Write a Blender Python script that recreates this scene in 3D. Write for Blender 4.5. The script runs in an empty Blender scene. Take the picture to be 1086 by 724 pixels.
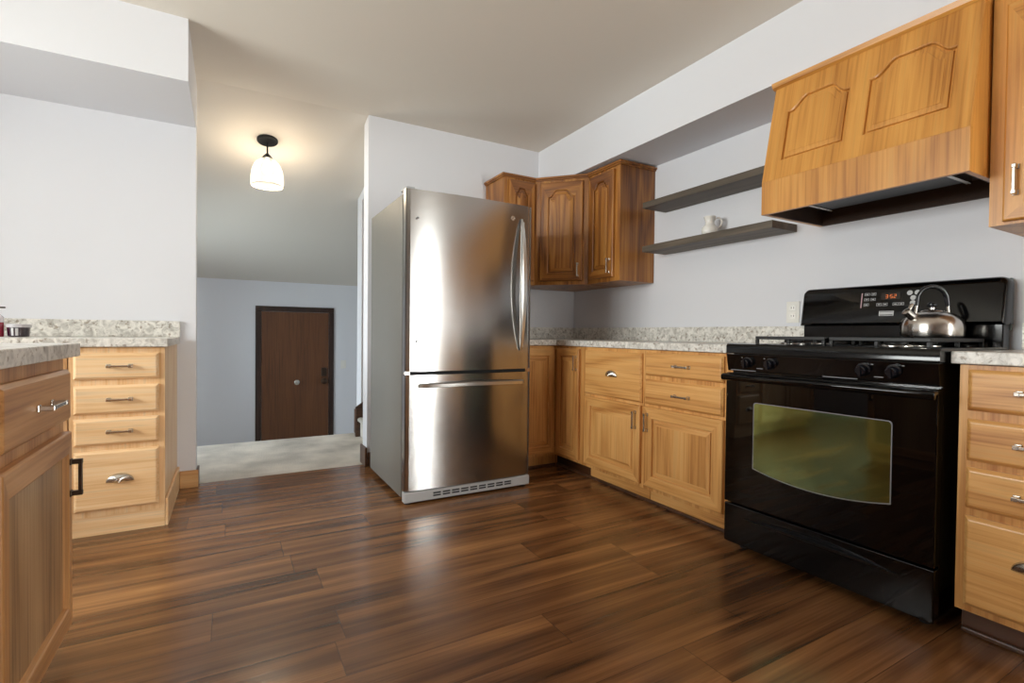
import bpy, bmesh, math, random
from mathutils import Vector, Matrix
random.seed(7)
PI = math.pi
scene = bpy.context.scene
COL = scene.collection

# ---------------------------------------------------------------- camera
H = 0.968
YAW, PITCH, ROLL, FPX = 0.51329, -0.016224, 0.010485, 531.9
fw = Vector((math.sin(YAW)*math.cos(PITCH), math.cos(YAW)*math.cos(PITCH), math.sin(PITCH)))
rt = Vector((math.cos(YAW), -math.sin(YAW), 0)); up = rt.cross(fw)
r2 = rt*math.cos(ROLL) + up*math.sin(ROLL); u2 = up*math.cos(ROLL) - rt*math.sin(ROLL)
cd = bpy.data.cameras.new('camera'); cam = bpy.data.objects.new('camera', cd); COL.objects.link(cam)
cam.matrix_world = Matrix(((r2.x, u2.x, -fw.x, 0), (r2.y, u2.y, -fw.y, 0), (r2.z, u2.z, -fw.z, H), (0, 0, 0, 1)))
cd.sensor_width = 36; cd.lens = FPX*36/1086; cd.clip_start = 0.02
scene.camera = cam

# ---------------------------------------------------------------- light and exposure
vs = scene.view_settings
vs.view_transform = 'Standard'; vs.look = 'None'; vs.gamma = 1; vs.use_curve_mapping = False
vs.exposure = 0.48
scene.cycles.use_denoising = True
scene.cycles.max_bounces = 10; scene.cycles.diffuse_bounces = 6; scene.cycles.glossy_bounces = 5
scene.cycles.transparent_max_bounces = 12
scene.cycles.sample_clamp_indirect = 6
w = bpy.data.worlds.new('world'); scene.world = w; w.use_nodes = True
bg = w.node_tree.nodes['Background']; bg.inputs[0].default_value = (0.75, 0.87, 1, 1); bg.inputs[1].default_value = 1.2
def area(name, loc, target, sx, sy, power, color):
    l = bpy.data.lights.new(name, 'AREA'); l.shape = 'RECTANGLE'; l.size = sx; l.size_y = sy
    l.energy = power; l.color = color
    o = bpy.data.objects.new(name, l); COL.objects.link(o); o.location = loc
    o.rotation_euler = (Vector(target) - Vector(loc)).to_track_quat('-Z', 'Y').to_euler()
    return o
area('daylight_rear', (2.25, -2.98, 1.1), (1.7, 0, 1.1), 0.45, 2.0, 90, (1.0, 0.985, 0.97))
area('daylight_side', (-2.78, 1.6, 1.55), (0, 1.6, 1.55), 2.3, 1.0, 130, (1.0, 0.985, 0.97))
area('daylight_entry', (-1.78, 5.5, 0.75), (.4, 5.9, 0.0), 1.3, 1.2, 52, (0.80, 0.90, 1.0))

# ---------------------------------------------------------------- mesh helpers
def lerp(a, b, t): return a + (b - a)*t
class MB:
    def __init__(s): s.bm = bmesh.new()
    def poly(s, pts, mi=0):
        f = s.bm.faces.new([s.bm.verts.new(p) for p in pts]); f.material_index = mi; return f
    def box(s, x0, x1, y0, y1, z0, z1, mi=0):
        v = [s.bm.verts.new((x, y, z)) for x in (x0, x1) for y in (y0, y1) for z in (z0, z1)]
        for q in ((0, 1, 3, 2), (4, 6, 7, 5), (0, 4, 5, 1), (2, 3, 7, 6), (0, 2, 6, 4), (1, 5, 7, 3)):
            s.bm.faces.new([v[i] for i in q]).material_index = mi
        return s
    def prism(s, pts, a, b, axis='z', mi=0):
        def P(p, h):
            return {'z': (p[0], p[1], h), 'y': (p[0], h, p[1]), 'x': (h, p[0], p[1])}[axis]
        A = [s.bm.verts.new(P(p, a)) for p in pts]; B = [s.bm.verts.new(P(p, b)) for p in pts]
        n = len(pts)
        s.bm.faces.new(A).material_index = mi; s.bm.faces.new(B[::-1]).material_index = mi
        for i in range(n):
            s.bm.faces.new((A[i], B[i], B[(i+1) % n], A[(i+1) % n])).material_index = mi
        return s
    def loops(s, L, cap0=True, cap1=True, closed=True, mis=None):
        R = [[s.bm.verts.new(p) for p in l] for l in L]; n = len(R[0])
        for j in range(len(R)-1):
            for i in range(n if closed else n-1):
                k = (i+1) % n
                f = s.bm.faces.new((R[j][i], R[j][k], R[j+1][k], R[j+1][i]))
                if mis: f.material_index = mis(i)
        if cap0: s.bm.faces.new(R[0][::-1])
        if cap1: s.bm.faces.new(R[-1])
        return s
    def lathe(s, prof, n=32, c=(0, 0, 0)):
        L = []
        for r, z in prof:
            r = max(r, 1e-4)
            L.append([(c[0]+r*math.cos(2*PI*i/n), c[1]+r*math.sin(2*PI*i/n), c[2]+z) for i in range(n)])
        return s.loops(L)
    def tube(s, pts, r, n=10, flat=1.0, closed=False):
        pts = [Vector(p) for p in pts]; L = []
        m = len(pts)
        T0 = (pts[1]-pts[0]).normalized()
        N = T0.orthogonal().normalized()
        for i, p in enumerate(pts):
            a = pts[max(i-1, 0)]; b = pts[min(i+1, m-1)]
            T = (b-a).normalized(); N = (N - T*N.dot(T)).normalized(); B = T.cross(N)
            rr = r[i] if isinstance(r, (list, tuple)) else r
            L.append([p + N*rr*math.cos(2*PI*k/n) + B*rr*flat*math.sin(2*PI*k/n) for k in range(n)])
        return s.loops(L)
    def build(s, name, mat, parent=None, bevel=0, smooth=None, loc=(0, 0, 0), rot=None, seg=2, label=None):
        bmesh.ops.recalc_face_normals(s.bm, faces=s.bm.faces)
        me = bpy.data.meshes.new(name); s.bm.to_mesh(me); s.bm.free()
        for m in (mat if isinstance(mat, (list, tuple)) else [mat]): me.materials.append(m)
        if smooth is not None:
            me.polygons.foreach_set('use_smooth', [True]*len(me.polygons))
            me.set_sharp_from_angle(angle=math.radians(smooth))
        o = bpy.data.objects.new(name, me); COL.objects.link(o); o.location = loc
        if rot: o.rotation_euler = rot
        if parent is not None: o.parent = parent
        if bevel:
            b = o.modifiers.new('bevel', 'BEVEL'); b.width = bevel; b.segments = seg; b.limit_method = 'ANGLE'; b.angle_limit = math.radians(40)
        if label: o['label'] = label
        return o
def thing(name, label, cat, loc=(0, 0, 0), rz=0, group=None):
    o = bpy.data.objects.new(name, None); COL.objects.link(o); o.empty_display_size = 0.1
    o.location = loc; o.rotation_euler = (0, 0, rz)
    return tag(o, label, cat, group)
def tag(o, label, cat, group=None):
    o['label'] = label; o['category'] = cat
    if group: o['group'] = group
    return o
def struct(o): o['kind'] = 'structure'; return o

# ---------------------------------------------------------------- materials
def s2l(c): return tuple(((v/255+0.055)/1.055)**2.4 if v/255 > 0.04045 else v/255/12.92 for v in c) + (1,)
def newmat(name):
    m = bpy.data.materials.new(name); m.use_nodes = True
    nt = m.node_tree; return m, nt, nt.nodes['Principled BSDF']
def nd(nt, t, **kw):
    n = nt.nodes.new(t)
    for k, v in kw.items(): setattr(n, k, v)
    return n
def plain(name, col, rough=0.5, metal=0, coat=0, bump=0, bscale=200, spec=0.5, var=0.0):
    m, nt, p = newmat(name); L = nt.links
    p.inputs['Base Color'].default_value = s2l(col); p.inputs['Roughness'].default_value = rough
    p.inputs['Metallic'].default_value = metal; p.inputs['Coat Weight'].default_value = coat
    p.inputs['Specular IOR Level'].default_value = spec
    tc = nd(nt, 'ShaderNodeTexCoord')
    if var:
        n = nd(nt, 'ShaderNodeTexNoise'); n.inputs['Scale'].default_value = 3; n.inputs['Detail'].default_value = 4
        L.new(tc.outputs['Object'], n.inputs['Vector'])
        r = nd(nt, 'ShaderNodeValToRGB'); r.color_ramp.elements[0].position = .3; r.color_ramp.elements[1].position = .7
        r.color_ramp.elements[0].color = s2l([c*(1-var) for c in col]); r.color_ramp.elements[1].color = s2l([min(255, c*(1+var)) for c in col])
        L.new(n.outputs[0], r.inputs[0]); L.new(r.outputs[0], p.inputs['Base Color'])
    if bump:
        n = nd(nt, 'ShaderNodeTexNoise'); n.inputs['Scale'].default_value = bscale; n.inputs['Detail'].default_value = 3
        L.new(tc.outputs['Object'], n.inputs['Vector'])
        b = nd(nt, 'ShaderNodeBump'); b.inputs['Strength'].default_value = bump; b.inputs['Distance'].default_value = 0.002
        L.new(n.outputs[0], b.inputs['Height']); L.new(b.outputs[0], p.inputs['Normal'])
    return m
def wood(name, light, mid, dark, axis='z', rough=0.38, fig=1.0, pore=0.14, coat=0.15):
    """oak: stretched rings with pores, grain along the given local axis"""
    m, nt, p = newmat(name); L = nt.links
    tc = nd(nt, 'ShaderNodeTexCoord'); oi = nd(nt, 'ShaderNodeObjectInfo')
    mul = nd(nt, 'ShaderNodeVectorMath', operation='SCALE'); mul.inputs[3].default_value = 9
    comb = nd(nt, 'ShaderNodeCombineXYZ')
    for i in range(3): L.new(oi.outputs['Random'], comb.inputs[i])
    L.new(comb.outputs[0], mul.inputs[0])
    add = nd(nt, 'ShaderNodeVectorMath', operation='ADD'); L.new(tc.outputs['Object'], add.inputs[0]); L.new(mul.outputs[0], add.inputs[1])
    def mapped(k, s):
        mp = nd(nt, 'ShaderNodeMapping'); sc = [s, s, s]; sc['xyz'.index(axis)] = s*k
        mp.inputs['Scale'].default_value = sc; L.new(add.outputs[0], mp.inputs[0]); return mp.outputs[0]
    n1 = nd(nt, 'ShaderNodeTexNoise'); n1.inputs['Scale'].default_value = 1; n1.inputs['Detail'].default_value = 1.5; n1.inputs['Distortion'].default_value = 0.4
    L.new(mapped(0.11, 4.0), n1.inputs['Vector'])
    rings = nd(nt, 'ShaderNodeMath', operation='MULTIPLY'); rings.inputs[1].default_value = 11*fig; L.new(n1.outputs[0], rings.inputs[0])
    fr = nd(nt, 'ShaderNodeMath', operation='PINGPONG'); fr.inputs[1].default_value = 1; L.new(rings.outputs[0], fr.inputs[0])
    n2 = nd(nt, 'ShaderNodeTexNoise'); n2.inputs['Scale'].default_value = 1; n2.inputs['Detail'].default_value = 4; L.new(mapped(0.025, 95), n2.inputs['Vector'])
    n3 = nd(nt, 'ShaderNodeTexNoise'); n3.inputs['Scale'].default_value = 1; n3.inputs['Detail'].default_value = 2; L.new(mapped(0.15, 3), n3.inputs['Vector'])
    a = nd(nt, 'ShaderNodeMath', operation='MULTIPLY_ADD'); a.inputs[1].default_value = 0.30*fig; L.new(fr.outputs[0], a.inputs[0])
    cm = nd(nt, 'ShaderNodeMapRange'); cm.inputs[1].default_value = .32; cm.inputs[2].default_value = .68; L.new(n2.outputs[0], cm.inputs[0])
    b = nd(nt, 'ShaderNodeMath', operation='MULTIPLY'); b.inputs[1].default_value = 0.36; L.new(cm.outputs[0], b.inputs[0]); L.new(b.outputs[0], a.inputs[2])
    c = nd(nt, 'ShaderNodeMath', operation='MULTIPLY_ADD'); c.inputs[1].default_value = 0.35; L.new(n3.outputs[0], c.inputs[0]); L.new(a.outputs[0], c.inputs[2])
    r = nd(nt, 'ShaderNodeValToRGB'); e = r.color_ramp.elements
    e[0].position = 0.22; e[0].color = s2l(light); e[1].position = 0.84; e[1].color = s2l(dark)
    k = e.new(0.50); k.color = s2l(mid); L.new(c.outputs[0], r.inputs[0])
    pr = nd(nt, 'ShaderNodeValToRGB'); pr.color_ramp.elements[0].position = 0.34; pr.color_ramp.elements[1].position = 0.44
    pr.color_ramp.elements[0].color = (1-pore, 1-pore, 1-pore, 1); pr.color_ramp.elements[1].color = (1, 1, 1, 1); L.new(n2.outputs[0], pr.inputs[0])
    mx = nd(nt, 'ShaderNodeMix', data_type='RGBA', blend_type='MULTIPLY'); mx.inputs[0].default_value = 1
    L.new(r.outputs[0], mx.inputs[6]); L.new(pr.outputs[0], mx.inputs[7]); L.new(mx.outputs[2], p.inputs['Base Color'])
    p.inputs['Roughness'].default_value = rough; p.inputs['Coat Weight'].default_value = coat; p.inputs['Coat Roughness'].default_value = 0.25
    bp = nd(nt, 'ShaderNodeBump'); bp.inputs['Strength'].default_value = 0.12; bp.inputs['Distance'].default_value = 0.001
    L.new(n2.outputs[0], bp.inputs['Height']); L.new(bp.outputs[0], p.inputs['Normal'])
    return m
def woodpair(name, *a, **k): return [wood(name+'_vertical', *a, axis='z', **k), wood(name+'_horizontal', *a, axis='x', **k)]
OAK = woodpair('honey_oak', (230, 178, 112), (212, 156, 90), (166, 106, 50))
PALE = woodpair('pale_oak', (244, 212, 170), (238, 200, 152), (218, 172, 118))
DARKOAK = woodpair('amber_oak', (188, 130, 62), (160, 102, 42), (108, 60, 20), fig=1.3)
HOODOAK = woodpair('golden_oak', (222, 162, 82), (204, 142, 66), (162, 102, 40))
FGOAK = woodpair('brown_oak', (214, 164, 110), (198, 146, 92), (158, 108, 62))
FGPLY = wood('greyed_ply', (198, 164, 122), (174, 138, 96), (124, 92, 60), 'z', pore=0.15)
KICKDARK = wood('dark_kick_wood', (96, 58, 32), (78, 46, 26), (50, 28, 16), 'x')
TRIMDARK = wood('dark_trim_wood', (98, 66, 44), (80, 52, 34), (52, 32, 20), 'x', rough=0.45)
TRIMOAK = wood('oak_trim_wood', (224, 178, 124), (208, 158, 104), (170, 118, 66), 'x')
DOORWOOD = wood('walnut_door_wood', (116, 74, 42), (96, 58, 32), (66, 38, 20), 'z', rough=0.4, fig=0.5, pore=0.2)
CASEWOOD = wood('dark_casing_wood', (62, 38, 26), (48, 28, 19), (32, 18, 12), 'z', rough=0.4)
SHELFWOOD = wood('grey_shelf_wood', (112, 100, 86), (92, 82, 70), (64, 56, 48), 'x', rough=0.55, pore=0.3, coat=0)
WALL = plain('wall_paint', (224, 225, 230), 0.75, bump=0.08, bscale=350)
CEIL = plain('ceiling_paint', (222, 215, 205), 0.85, bump=0.1, bscale=300)
NICKEL = plain('brushed_nickel', (205, 200, 192), 0.25, 1)
BRONZE = plain('dark_bronze', (74, 60, 50), 0.4, 0.8)
BLACKM = plain('black_enamel', (4, 4, 5), 0.1, spec=0.4)
BLACKG = plain('black_glass', (3, 3, 4), 0.03, spec=0.36)
IRON = plain('cast_iron', (6, 7, 9), 0.45, bump=0.3, bscale=400)
KNOBM = plain('black_plastic', (14, 17, 24), 0.2, spec=0.7)
MARK = plain('silver_marking', (190, 190, 190), 0.5)
LINEM = plain('grey_marking', (120, 120, 124), 0.5)
GREYCASE = plain('grey_textured_case', (128, 126, 120), 0.42, 0.35, bump=0.35, bscale=500)
GREYPL = plain('grey_plastic', (176, 178, 180), 0.4)
DARKGAP = plain('dark_rubber', (26, 26, 28), 0.7)
WHITEPL = plain('white_plastic', (232, 230, 224), 0.4)
PORC = plain('white_porcelain', (240, 238, 232), 0.15, coat=0.4)
CARPET = plain('beige_carpet', (208, 202, 192), 0.95, bump=1.0, bscale=120, spec=0.1, var=0.13)
CARPET.node_tree.nodes['Bump'].inputs['Distance'].default_value = 0.012
PINKWALL = WALL
def steel(name, col=(172, 170, 168), rough=0.17, aniso=0.7, rot=0.25):
    m, nt, p = newmat(name); L = nt.links
    p.inputs['Base Color'].default_value = s2l(col); p.inputs['Metallic'].default_value = 1; p.inputs['Roughness'].default_value = rough
    p.inputs['Anisotropic'].default_value = aniso; p.inputs['Anisotropic Rotation'].default_value = rot
    t = nd(nt, 'ShaderNodeTangent', direction_type='RADIAL', axis='Z'); L.new(t.outputs[0], p.inputs['Tangent'])
    tc = nd(nt, 'ShaderNodeTexCoord'); mp = nd(nt, 'ShaderNodeMapping'); mp.inputs['Scale'].default_value = (6, 6, 900)
    n = nd(nt, 'ShaderNodeTexNoise'); n.inputs['Scale'].default_value = 1; n.inputs['Detail'].default_value = 3
    L.new(tc.outputs['Object'], mp.inputs[0]); L.new(mp.outputs[0], n.inputs['Vector'])
    mr = nd(nt, 'ShaderNodeMapRange'); mr.inputs[3].default_value = rough-0.05; mr.inputs[4].default_value = rough+0.07
    L.new(n.outputs[0], mr.inputs[0]); L.new(mr.outputs[0], p.inputs['Roughness'])
    return m
STEEL = steel('brushed_stainless')
KETTLE = steel('kettle_stainless', (205, 200, 194), 0.2, 0.6)
def granite():
    m, nt, p = newmat('pale_granite_laminate'); L = nt.links
    tc = nd(nt, 'ShaderNodeTexCoord')
    n1 = nd(nt, 'ShaderNodeTexNoise'); n1.inputs['Scale'].default_value = 24; n1.inputs['Detail'].default_value = 6; n1.inputs['Roughness'].default_value = 0.62; n1.inputs['Distortion'].default_value = 1.2
    n2 = nd(nt, 'ShaderNodeTexNoise'); n2.inputs['Scale'].default_value = 55; n2.inputs['Detail'].default_value = 5
    L.new(tc.outputs['Object'], n1.inputs['Vector']); L.new(tc.outputs['Object'], n2.inputs['Vector'])
    r1 = nd(nt, 'ShaderNodeValToRGB'); e = r1.color_ramp.elements
    e[0].position = 0.36; e[0].color = s2l((184, 180, 172)); e[1].position = 0.60; e[1].color = s2l((236, 233, 226))
    k = e.new(0.45); k.color = s2l((206, 203, 196)); L.new(n1.outputs[0], r1.inputs[0])
    r2 = nd(nt, 'ShaderNodeValToRGB'); e = r2.color_ramp.elements
    e[0].position = 0.33; e[0].color = s2l((164, 150, 134)); e[1].position = 0.43; e[1].color = (1, 1, 1, 1); L.new(n2.outputs[0], r2.inputs[0])
    mx = nd(nt, 'ShaderNodeMix', data_type='RGBA', blend_type='MULTIPLY'); mx.inputs[0].default_value = 0.8
    L.new(r1.outputs[0], mx.inputs[6]); L.new(r2.outputs[0], mx.inputs[7]); L.new(mx.outputs[2], p.inputs['Base Color'])
    p.inputs['Roughness'].default_value = 0.28
    return m
GRANITE = granite()
def floor_mat():
    m, nt, p = newmat('dark_plank_floor'); L = nt.links
    def M(op, a, b=None, c=None):
        n = nd(nt, 'ShaderNodeMath', operation=op)
        for i, v in enumerate((a, b, c)):
            if v is None: continue
            if isinstance(v, (int, float)): n.inputs[i].default_value = v
            else: L.new(v, n.inputs[i])
        return n.outputs[0]
    tc = nd(nt, 'ShaderNodeTexCoord'); sp = nd(nt, 'ShaderNodeSeparateXYZ'); L.new(tc.outputs['Object'], sp.inputs[0])
    v = M('DIVIDE', sp.outputs[1], 0.18); row = M('FLOOR', v); fv = M('FRACT', v)
    w1 = nd(nt, 'ShaderNodeTexWhiteNoise', noise_dimensions='1D'); L.new(row, w1.inputs['W'])
    u = M('ADD', M('DIVIDE', sp.outputs[0], 1.22), M('MULTIPLY', w1.outputs[0], 7.3)); colm = M('FLOOR', u); fu = M('FRACT', u)
    cb = nd(nt, 'ShaderNodeCombineXYZ'); L.new(row, cb.inputs[0]); L.new(colm, cb.inputs[1])
    w2 = nd(nt, 'ShaderNodeTexWhiteNoise', noise_dimensions='2D'); L.new(cb.outputs[0], w2.inputs['Vector'])
    # grain coordinates, shifted per plank
    off = M('MULTIPLY', w2.outputs[0], 37.0)
    def coords(kx, ky):
        c = nd(nt, 'ShaderNodeCombineXYZ'); L.new(M('ADD', M('MULTIPLY', sp.outputs[0], kx), off), c.inputs[0]); L.new(M('MULTIPLY', sp.outputs[1], ky), c.inputs[1]); L.new(off, c.inputs[2]); return c.outputs[0]
    def noise(vec, det, dist=0.0):
        n = nd(nt, 'ShaderNodeTexNoise'); n.inputs['Scale'].default_value = 1; n.inputs['Detail'].default_value = det; n.inputs['Distortion'].default_value = dist; L.new(vec, n.inputs['Vector']); return n.outputs[0]
    big = noise(coords(0.55, 7.0), 1.5, 0.5); ring = M('PINGPONG', M('MULTIPLY', big, 9.0), 1.0)
    fine = noise(coords(3.0, 150.0), 4); mid = noise(coords(0.8, 13.0), 3, 0.3)
    val = M('ADD', M('ADD', M('MULTIPLY', ring, 0.16), M('MULTIPLY', fine, 0.26)), M('ADD', M('MULTIPLY', mid, 0.66), M('ADD', M('MULTIPLY', w2.outputs[0], 0.13), 0.04)))
    r = nd(nt, 'ShaderNodeValToRGB'); e = r.color_ramp.elements
    e[0].position = 0.42; e[0].color = s2l((62, 39, 23)); e[1].position = 0.96; e[1].color = s2l((184, 134, 84))
    k = e.new(0.60); k.color = s2l((112, 75, 46)); k = e.new(0.75); k.color = s2l((142, 99, 61)); L.new(val, r.inputs[0])
    sv = M('MINIMUM', fv, M('SUBTRACT', 1.0, fv)); su = M('MINIMUM', fu, M('SUBTRACT', 1.0, fu))
    seam = M('MINIMUM', M('MULTIPLY', sv, 0.18), M('MULTIPLY', su, 1.22))
    sm = nd(nt, 'ShaderNodeMapRange'); sm.inputs[1].default_value = 0.0004; sm.inputs[2].default_value = 0.0022; sm.inputs[3].default_value = 0.45; sm.inputs[4].default_value = 1; L.new(seam, sm.inputs[0])
    mx = nd(nt, 'ShaderNodeMix', data_type='RGBA', blend_type='MULTIPLY'); mx.inputs[0].default_value = 1
    L.new(r.outputs[0], mx.inputs[6]); L.new(sm.outputs[0], mx.inputs[7]); L.new(mx.outputs[2], p.inputs['Base Color'])
    rr = nd(nt, 'ShaderNodeMapRange'); rr.inputs[3].default_value = 0.15; rr.inputs[4].default_value = 0.29; L.new(fine, rr.inputs[0]); L.new(rr.outputs[0], p.inputs['Roughness'])
    bp = nd(nt, 'ShaderNodeBump'); bp.inputs['Strength'].default_value = 0.15; bp.inputs['Distance'].default_value = 0.002; L.new(M('MULTIPLY', fine, sm.outputs[0]), bp.inputs['Height']); L.new(bp.outputs[0], p.inputs['Normal'])
    return m
FLOOR = floor_mat(); FLOOR.node_tree.nodes['Principled BSDF'].inputs['Specular IOR Level'].default_value = 0.75
def glass(name, tint=(0.97, 0.99, 0.98), refl=0.08):
    m = bpy.data.materials.new(name); m.use_nodes = True; nt = m.node_tree; nt.nodes.clear(); L = nt.links
    o = nd(nt, 'ShaderNodeOutputMaterial'); t = nd(nt, 'ShaderNodeBsdfTransparent'); t.inputs[0].default_value = (*tint, 1)
    g = nd(nt, 'ShaderNodeBsdfGlossy'); g.inputs['Roughness'].default_value = 0.02
    f = nd(nt, 'ShaderNodeFresnel'); f.inputs[0].default_value = 1.45; mx = nd(nt, 'ShaderNodeMixShader')
    L.new(f.outputs[0], mx.inputs[0]); L.new(t.outputs[0], mx.inputs[1]); L.new(g.outputs[0], mx.inputs[2]); L.new(mx.outputs[0], o.inputs[0]); return m
PANE = glass('window_glass')
def seeded_glass():
    m = bpy.data.materials.new('seeded_lamp_glass'); m.use_nodes = True; nt = m.node_tree; nt.nodes.clear(); L = nt.links
    o = nd(nt, 'ShaderNodeOutputMaterial'); t = nd(nt, 'ShaderNodeBsdfTransparent'); t.inputs[0].default_value = (0.93, 0.93, 0.92, 1)
    d = nd(nt, 'ShaderNodeBsdfPrincipled'); d.inputs['Base Color'].default_value = (0.95, 0.94, 0.92, 1); d.inputs['Roughness'].default_value = 0.08
    tr = nd(nt, 'ShaderNodeBsdfTranslucent'); tr.inputs[0].default_value = (1, 0.97, 0.92, 1)
    mm = nd(nt, 'ShaderNodeMixShader'); mm.inputs[0].default_value = 0.25; L.new(d.outputs[0], mm.inputs[1]); L.new(tr.outputs[0], mm.inputs[2])
    tc = nd(nt, 'ShaderNodeTexCoord'); v = nd(nt, 'ShaderNodeTexVoronoi'); v.inputs['Scale'].default_value = 130; L.new(tc.outputs['Object'], v.inputs['Vector'])
    mr = nd(nt, 'ShaderNodeMapRange'); mr.inputs[1].default_value = 0.15; mr.inputs[2].default_value = 0.4; mr.inputs[3].default_value = 0.30; mr.inputs[4].default_value = 0.05; L.new(v.outputs[0], mr.inputs[0])
    lw = nd(nt, 'ShaderNodeLayerWeight'); lw.inputs[0].default_value = 0.35
    mxv = nd(nt, 'ShaderNodeMath', operation='MAXIMUM'); L.new(mr.outputs[0], mxv.inputs[0]); pw = nd(nt, 'ShaderNodeMath', operation='MULTIPLY'); pw.inputs[1].default_value = .55; L.new(lw.outputs['Facing'], pw.inputs[0]); L.new(pw.outputs[0], mxv.inputs[1])
    mx = nd(nt, 'ShaderNodeMixShader'); L.new(mxv.outputs[0], mx.inputs[0]); L.new(t.outputs[0], mx.inputs[1]); L.new(mm.outputs[0], mx.inputs[2]); L.new(mx.outputs[0], o.inputs[0]); return m
SEEDED = seeded_glass()
def emit(name, col, st):
    m, nt, p = newmat(name); p.inputs['Base Color'].default_value = (0, 0, 0, 1)
    p.inputs['Emission Color'].default_value = (*col, 1); p.inputs['Emission Strength'].default_value = st; return m

# ================================================================= the room
WX, BY, CZ = 2.69, 3.65, 2.515        # right wall, far kitchen wall, ceiling height
LX, RY = -2.6, -2.8                   # left wall and the wall behind the camera
TH = 0.13
SL = 0.222                            # fall of the ceiling over the entry
HY0, HY1, HZ = BY, 7.6, -0.79         # entry: start, door wall, lower floor
def czl(y): return CZ - SL*max(0, y-(BY+0.02))
def S(name, mb, mat, **k): return struct(mb.build(name, mat, **k))

S('floor', MB().box(LX-.1, WX+.1, RY-.1, BY+.06, -.1, 0), FLOOR)
m = MB(); m.box(LX-.1, WX+.1, RY-.1, BY+.02, CZ, CZ+.1)
S('ceiling', m, CEIL)
m = MB(); m.prism([(BY+.02, CZ), (HY1+.1, czl(HY1+.1)), (HY1+.1, czl(HY1+.1)+.1), (BY+.02, CZ+.1)], -1.8, 3.2, 'x'); S('ceiling', m, CEIL)
S('wall_right', MB().box(WX, WX+.1, RY-.1, BY, 0, CZ), WALL)
S('wall_back', MB().box(.865, WX+.1, BY, BY+TH, 0, CZ), WALL)
S('wall_back', MB().box(LX-.1, -.18, BY, BY+TH, 0, CZ), WALL)
# left wall with a window, rear wall with a patio door
def wall_hole(name, axis, a0, a1, c0, c1, z1, h0, h1, hz0, hz1, z0=0):
    m = MB()
    def bx(p0, p1, q0, q1):
        if p1-p0 < 1e-4 or q1-q0 < 1e-4: return
        if axis == 'x': m.box(c0, c1, p0, p1, q0, q1)
        else: m.box(p0, p1, c0, c1, q0, q1)
    bx(a0, h0, z0, z1); bx(h1, a1, z0, z1); bx(h0, h1, z0, hz0); bx(h0, h1, hz1, z1)
    return S(name, m, WALL)
wall_hole('wall_left', 'x', RY-.1, BY, LX-.1, LX, CZ, .4, 2.8, 1.08, 2.15)
wall_hole('wall_rear', 'y', LX, WX, RY-.1, RY, CZ, 2.0, 2.5, .02, 2.1)
def window(name, axis, c, a0, a1, z0, z1, mull):
    fr = MB(); t = .045
    def bx(mb, p0, p1, q0, q1, d0=.03, d1=.07):
        if axis == 'x': mb.box(c-d1, c-d0, p0, p1, q0, q1)
        else: mb.box(p0, p1, c-d1, c-d0, q0, q1)
    bx(fr, a0, a0+t, z0, z1); bx(fr, a1-t, a1, z0, z1); bx(fr, a0+t, a1-t, z0, z0+t); bx(fr, a0+t, a1-t, z1-t, z1)
    for i in range(1, mull):
        u = lerp(a0, a1, i/mull); bx(fr, u-t/2, u+t/2, z0+t, z1-t)
    f = S(name, fr, WHITEPL)
    g = MB(); bx(g, a0+t, a1-t, z0+t, z1-t, .048, .052); g.build('pane', PANE, f)
window('window_1', 'x', LX, .4, 2.8, 1.08, 2.15, 3)
window('window_2', 'y', RY, 2.0, 2.5, .02, 2.1, 1)
# soffits
S('trim_1', MB().box(LX, -.18, 2.995, BY, 2.205, CZ), WALL)
S('trim_2', MB().box(2.30, WX, RY, BY, 2.187, CZ), WALL)
# entry, half a storey lower, with a carpeted landing
LY = 4.93
S('floor', MB().box(-1.8, 1.2, BY+.06, LY, -.9, -.002), CARPET, bevel=.012)
m = MB(); n = 4
for i in range(1, n): m.box(-1.8, 1.2, LY+(i-1)*.26, LY+i*.26, HZ-.1, HZ*i/n*1.0)
m.box(-1.8, 3.2, LY+(n-1)*.26, HY1+.1, HZ-.1, HZ); m.box(1.2, 3.2, LY, LY+(n-1)*.26, HZ-.1, HZ)
S('floor', m, CARPET)
dx0, dx1 = .375, 1.248                # door opening on the entry wall
S('wall_entry', MB().box(-1.8, 3.2, HY1, HY1+.1, HZ, czl(HY1)), WALL)
wall_hole('wall_entry_left', 'x', BY+TH, HY1, -1.7, -1.6, 1.55, 4.8, 6.2, .1, 1.4, HZ)
S('wall_entry_left', MB().prism([(BY+TH, 1.55), (HY1, 1.55), (HY1, czl(HY1)), (BY+TH, czl(BY+TH))], -1.7, -1.6, 'x'), WALL)
window('window_3', 'x', -1.6, 4.8, 6.2, .1, 1.4, 2)
S('wall_entry_right', MB().box(3.1, 3.2, 4.93, HY1, HZ, 2.3), WALL)
m = MB(); m.prism([(4.75, 0), (LY, 0), (LY, czl(LY)-.002), (BY+TH, czl(BY+TH)-.002), (BY+TH, 2.19), (4.75, 2.19)], 1.07, 1.17, 'x'); S('wall_stair', m, WALL)
S('wall_stair', MB().box(1.17, 3.2, 4.75, LY, HZ, 3.2), WALL)
S('wall_stair', MB().box(2.9, 3.0, BY+TH, 4.75, 0, 3.2), WALL)
S('ceiling', MB().box(1.17, 3.2, BY+TH, LY, 3.2, 3.3), CEIL)
m = MB()
st = thing('carpeted_stairs', 'beige carpeted stair flight rising to the right beyond the landing', 'stairs', (1.035, BY+TH+.01, 0))
m = MB()
for i in range(6):
    x0 = .26*i; z1 = .175*(i+1)
    m.prism([(x0+.02, .175*i), (x0+.02, z1-.045), (x0-.005, z1-.03), (x0-.005, z1-.008), (x0+.01, z1), (1.7, z1), (1.7, .175*i)], 0, 4.715-(BY+TH+.01), 'y')
m.build('treads', CARPET, st, bevel=.006)
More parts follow.
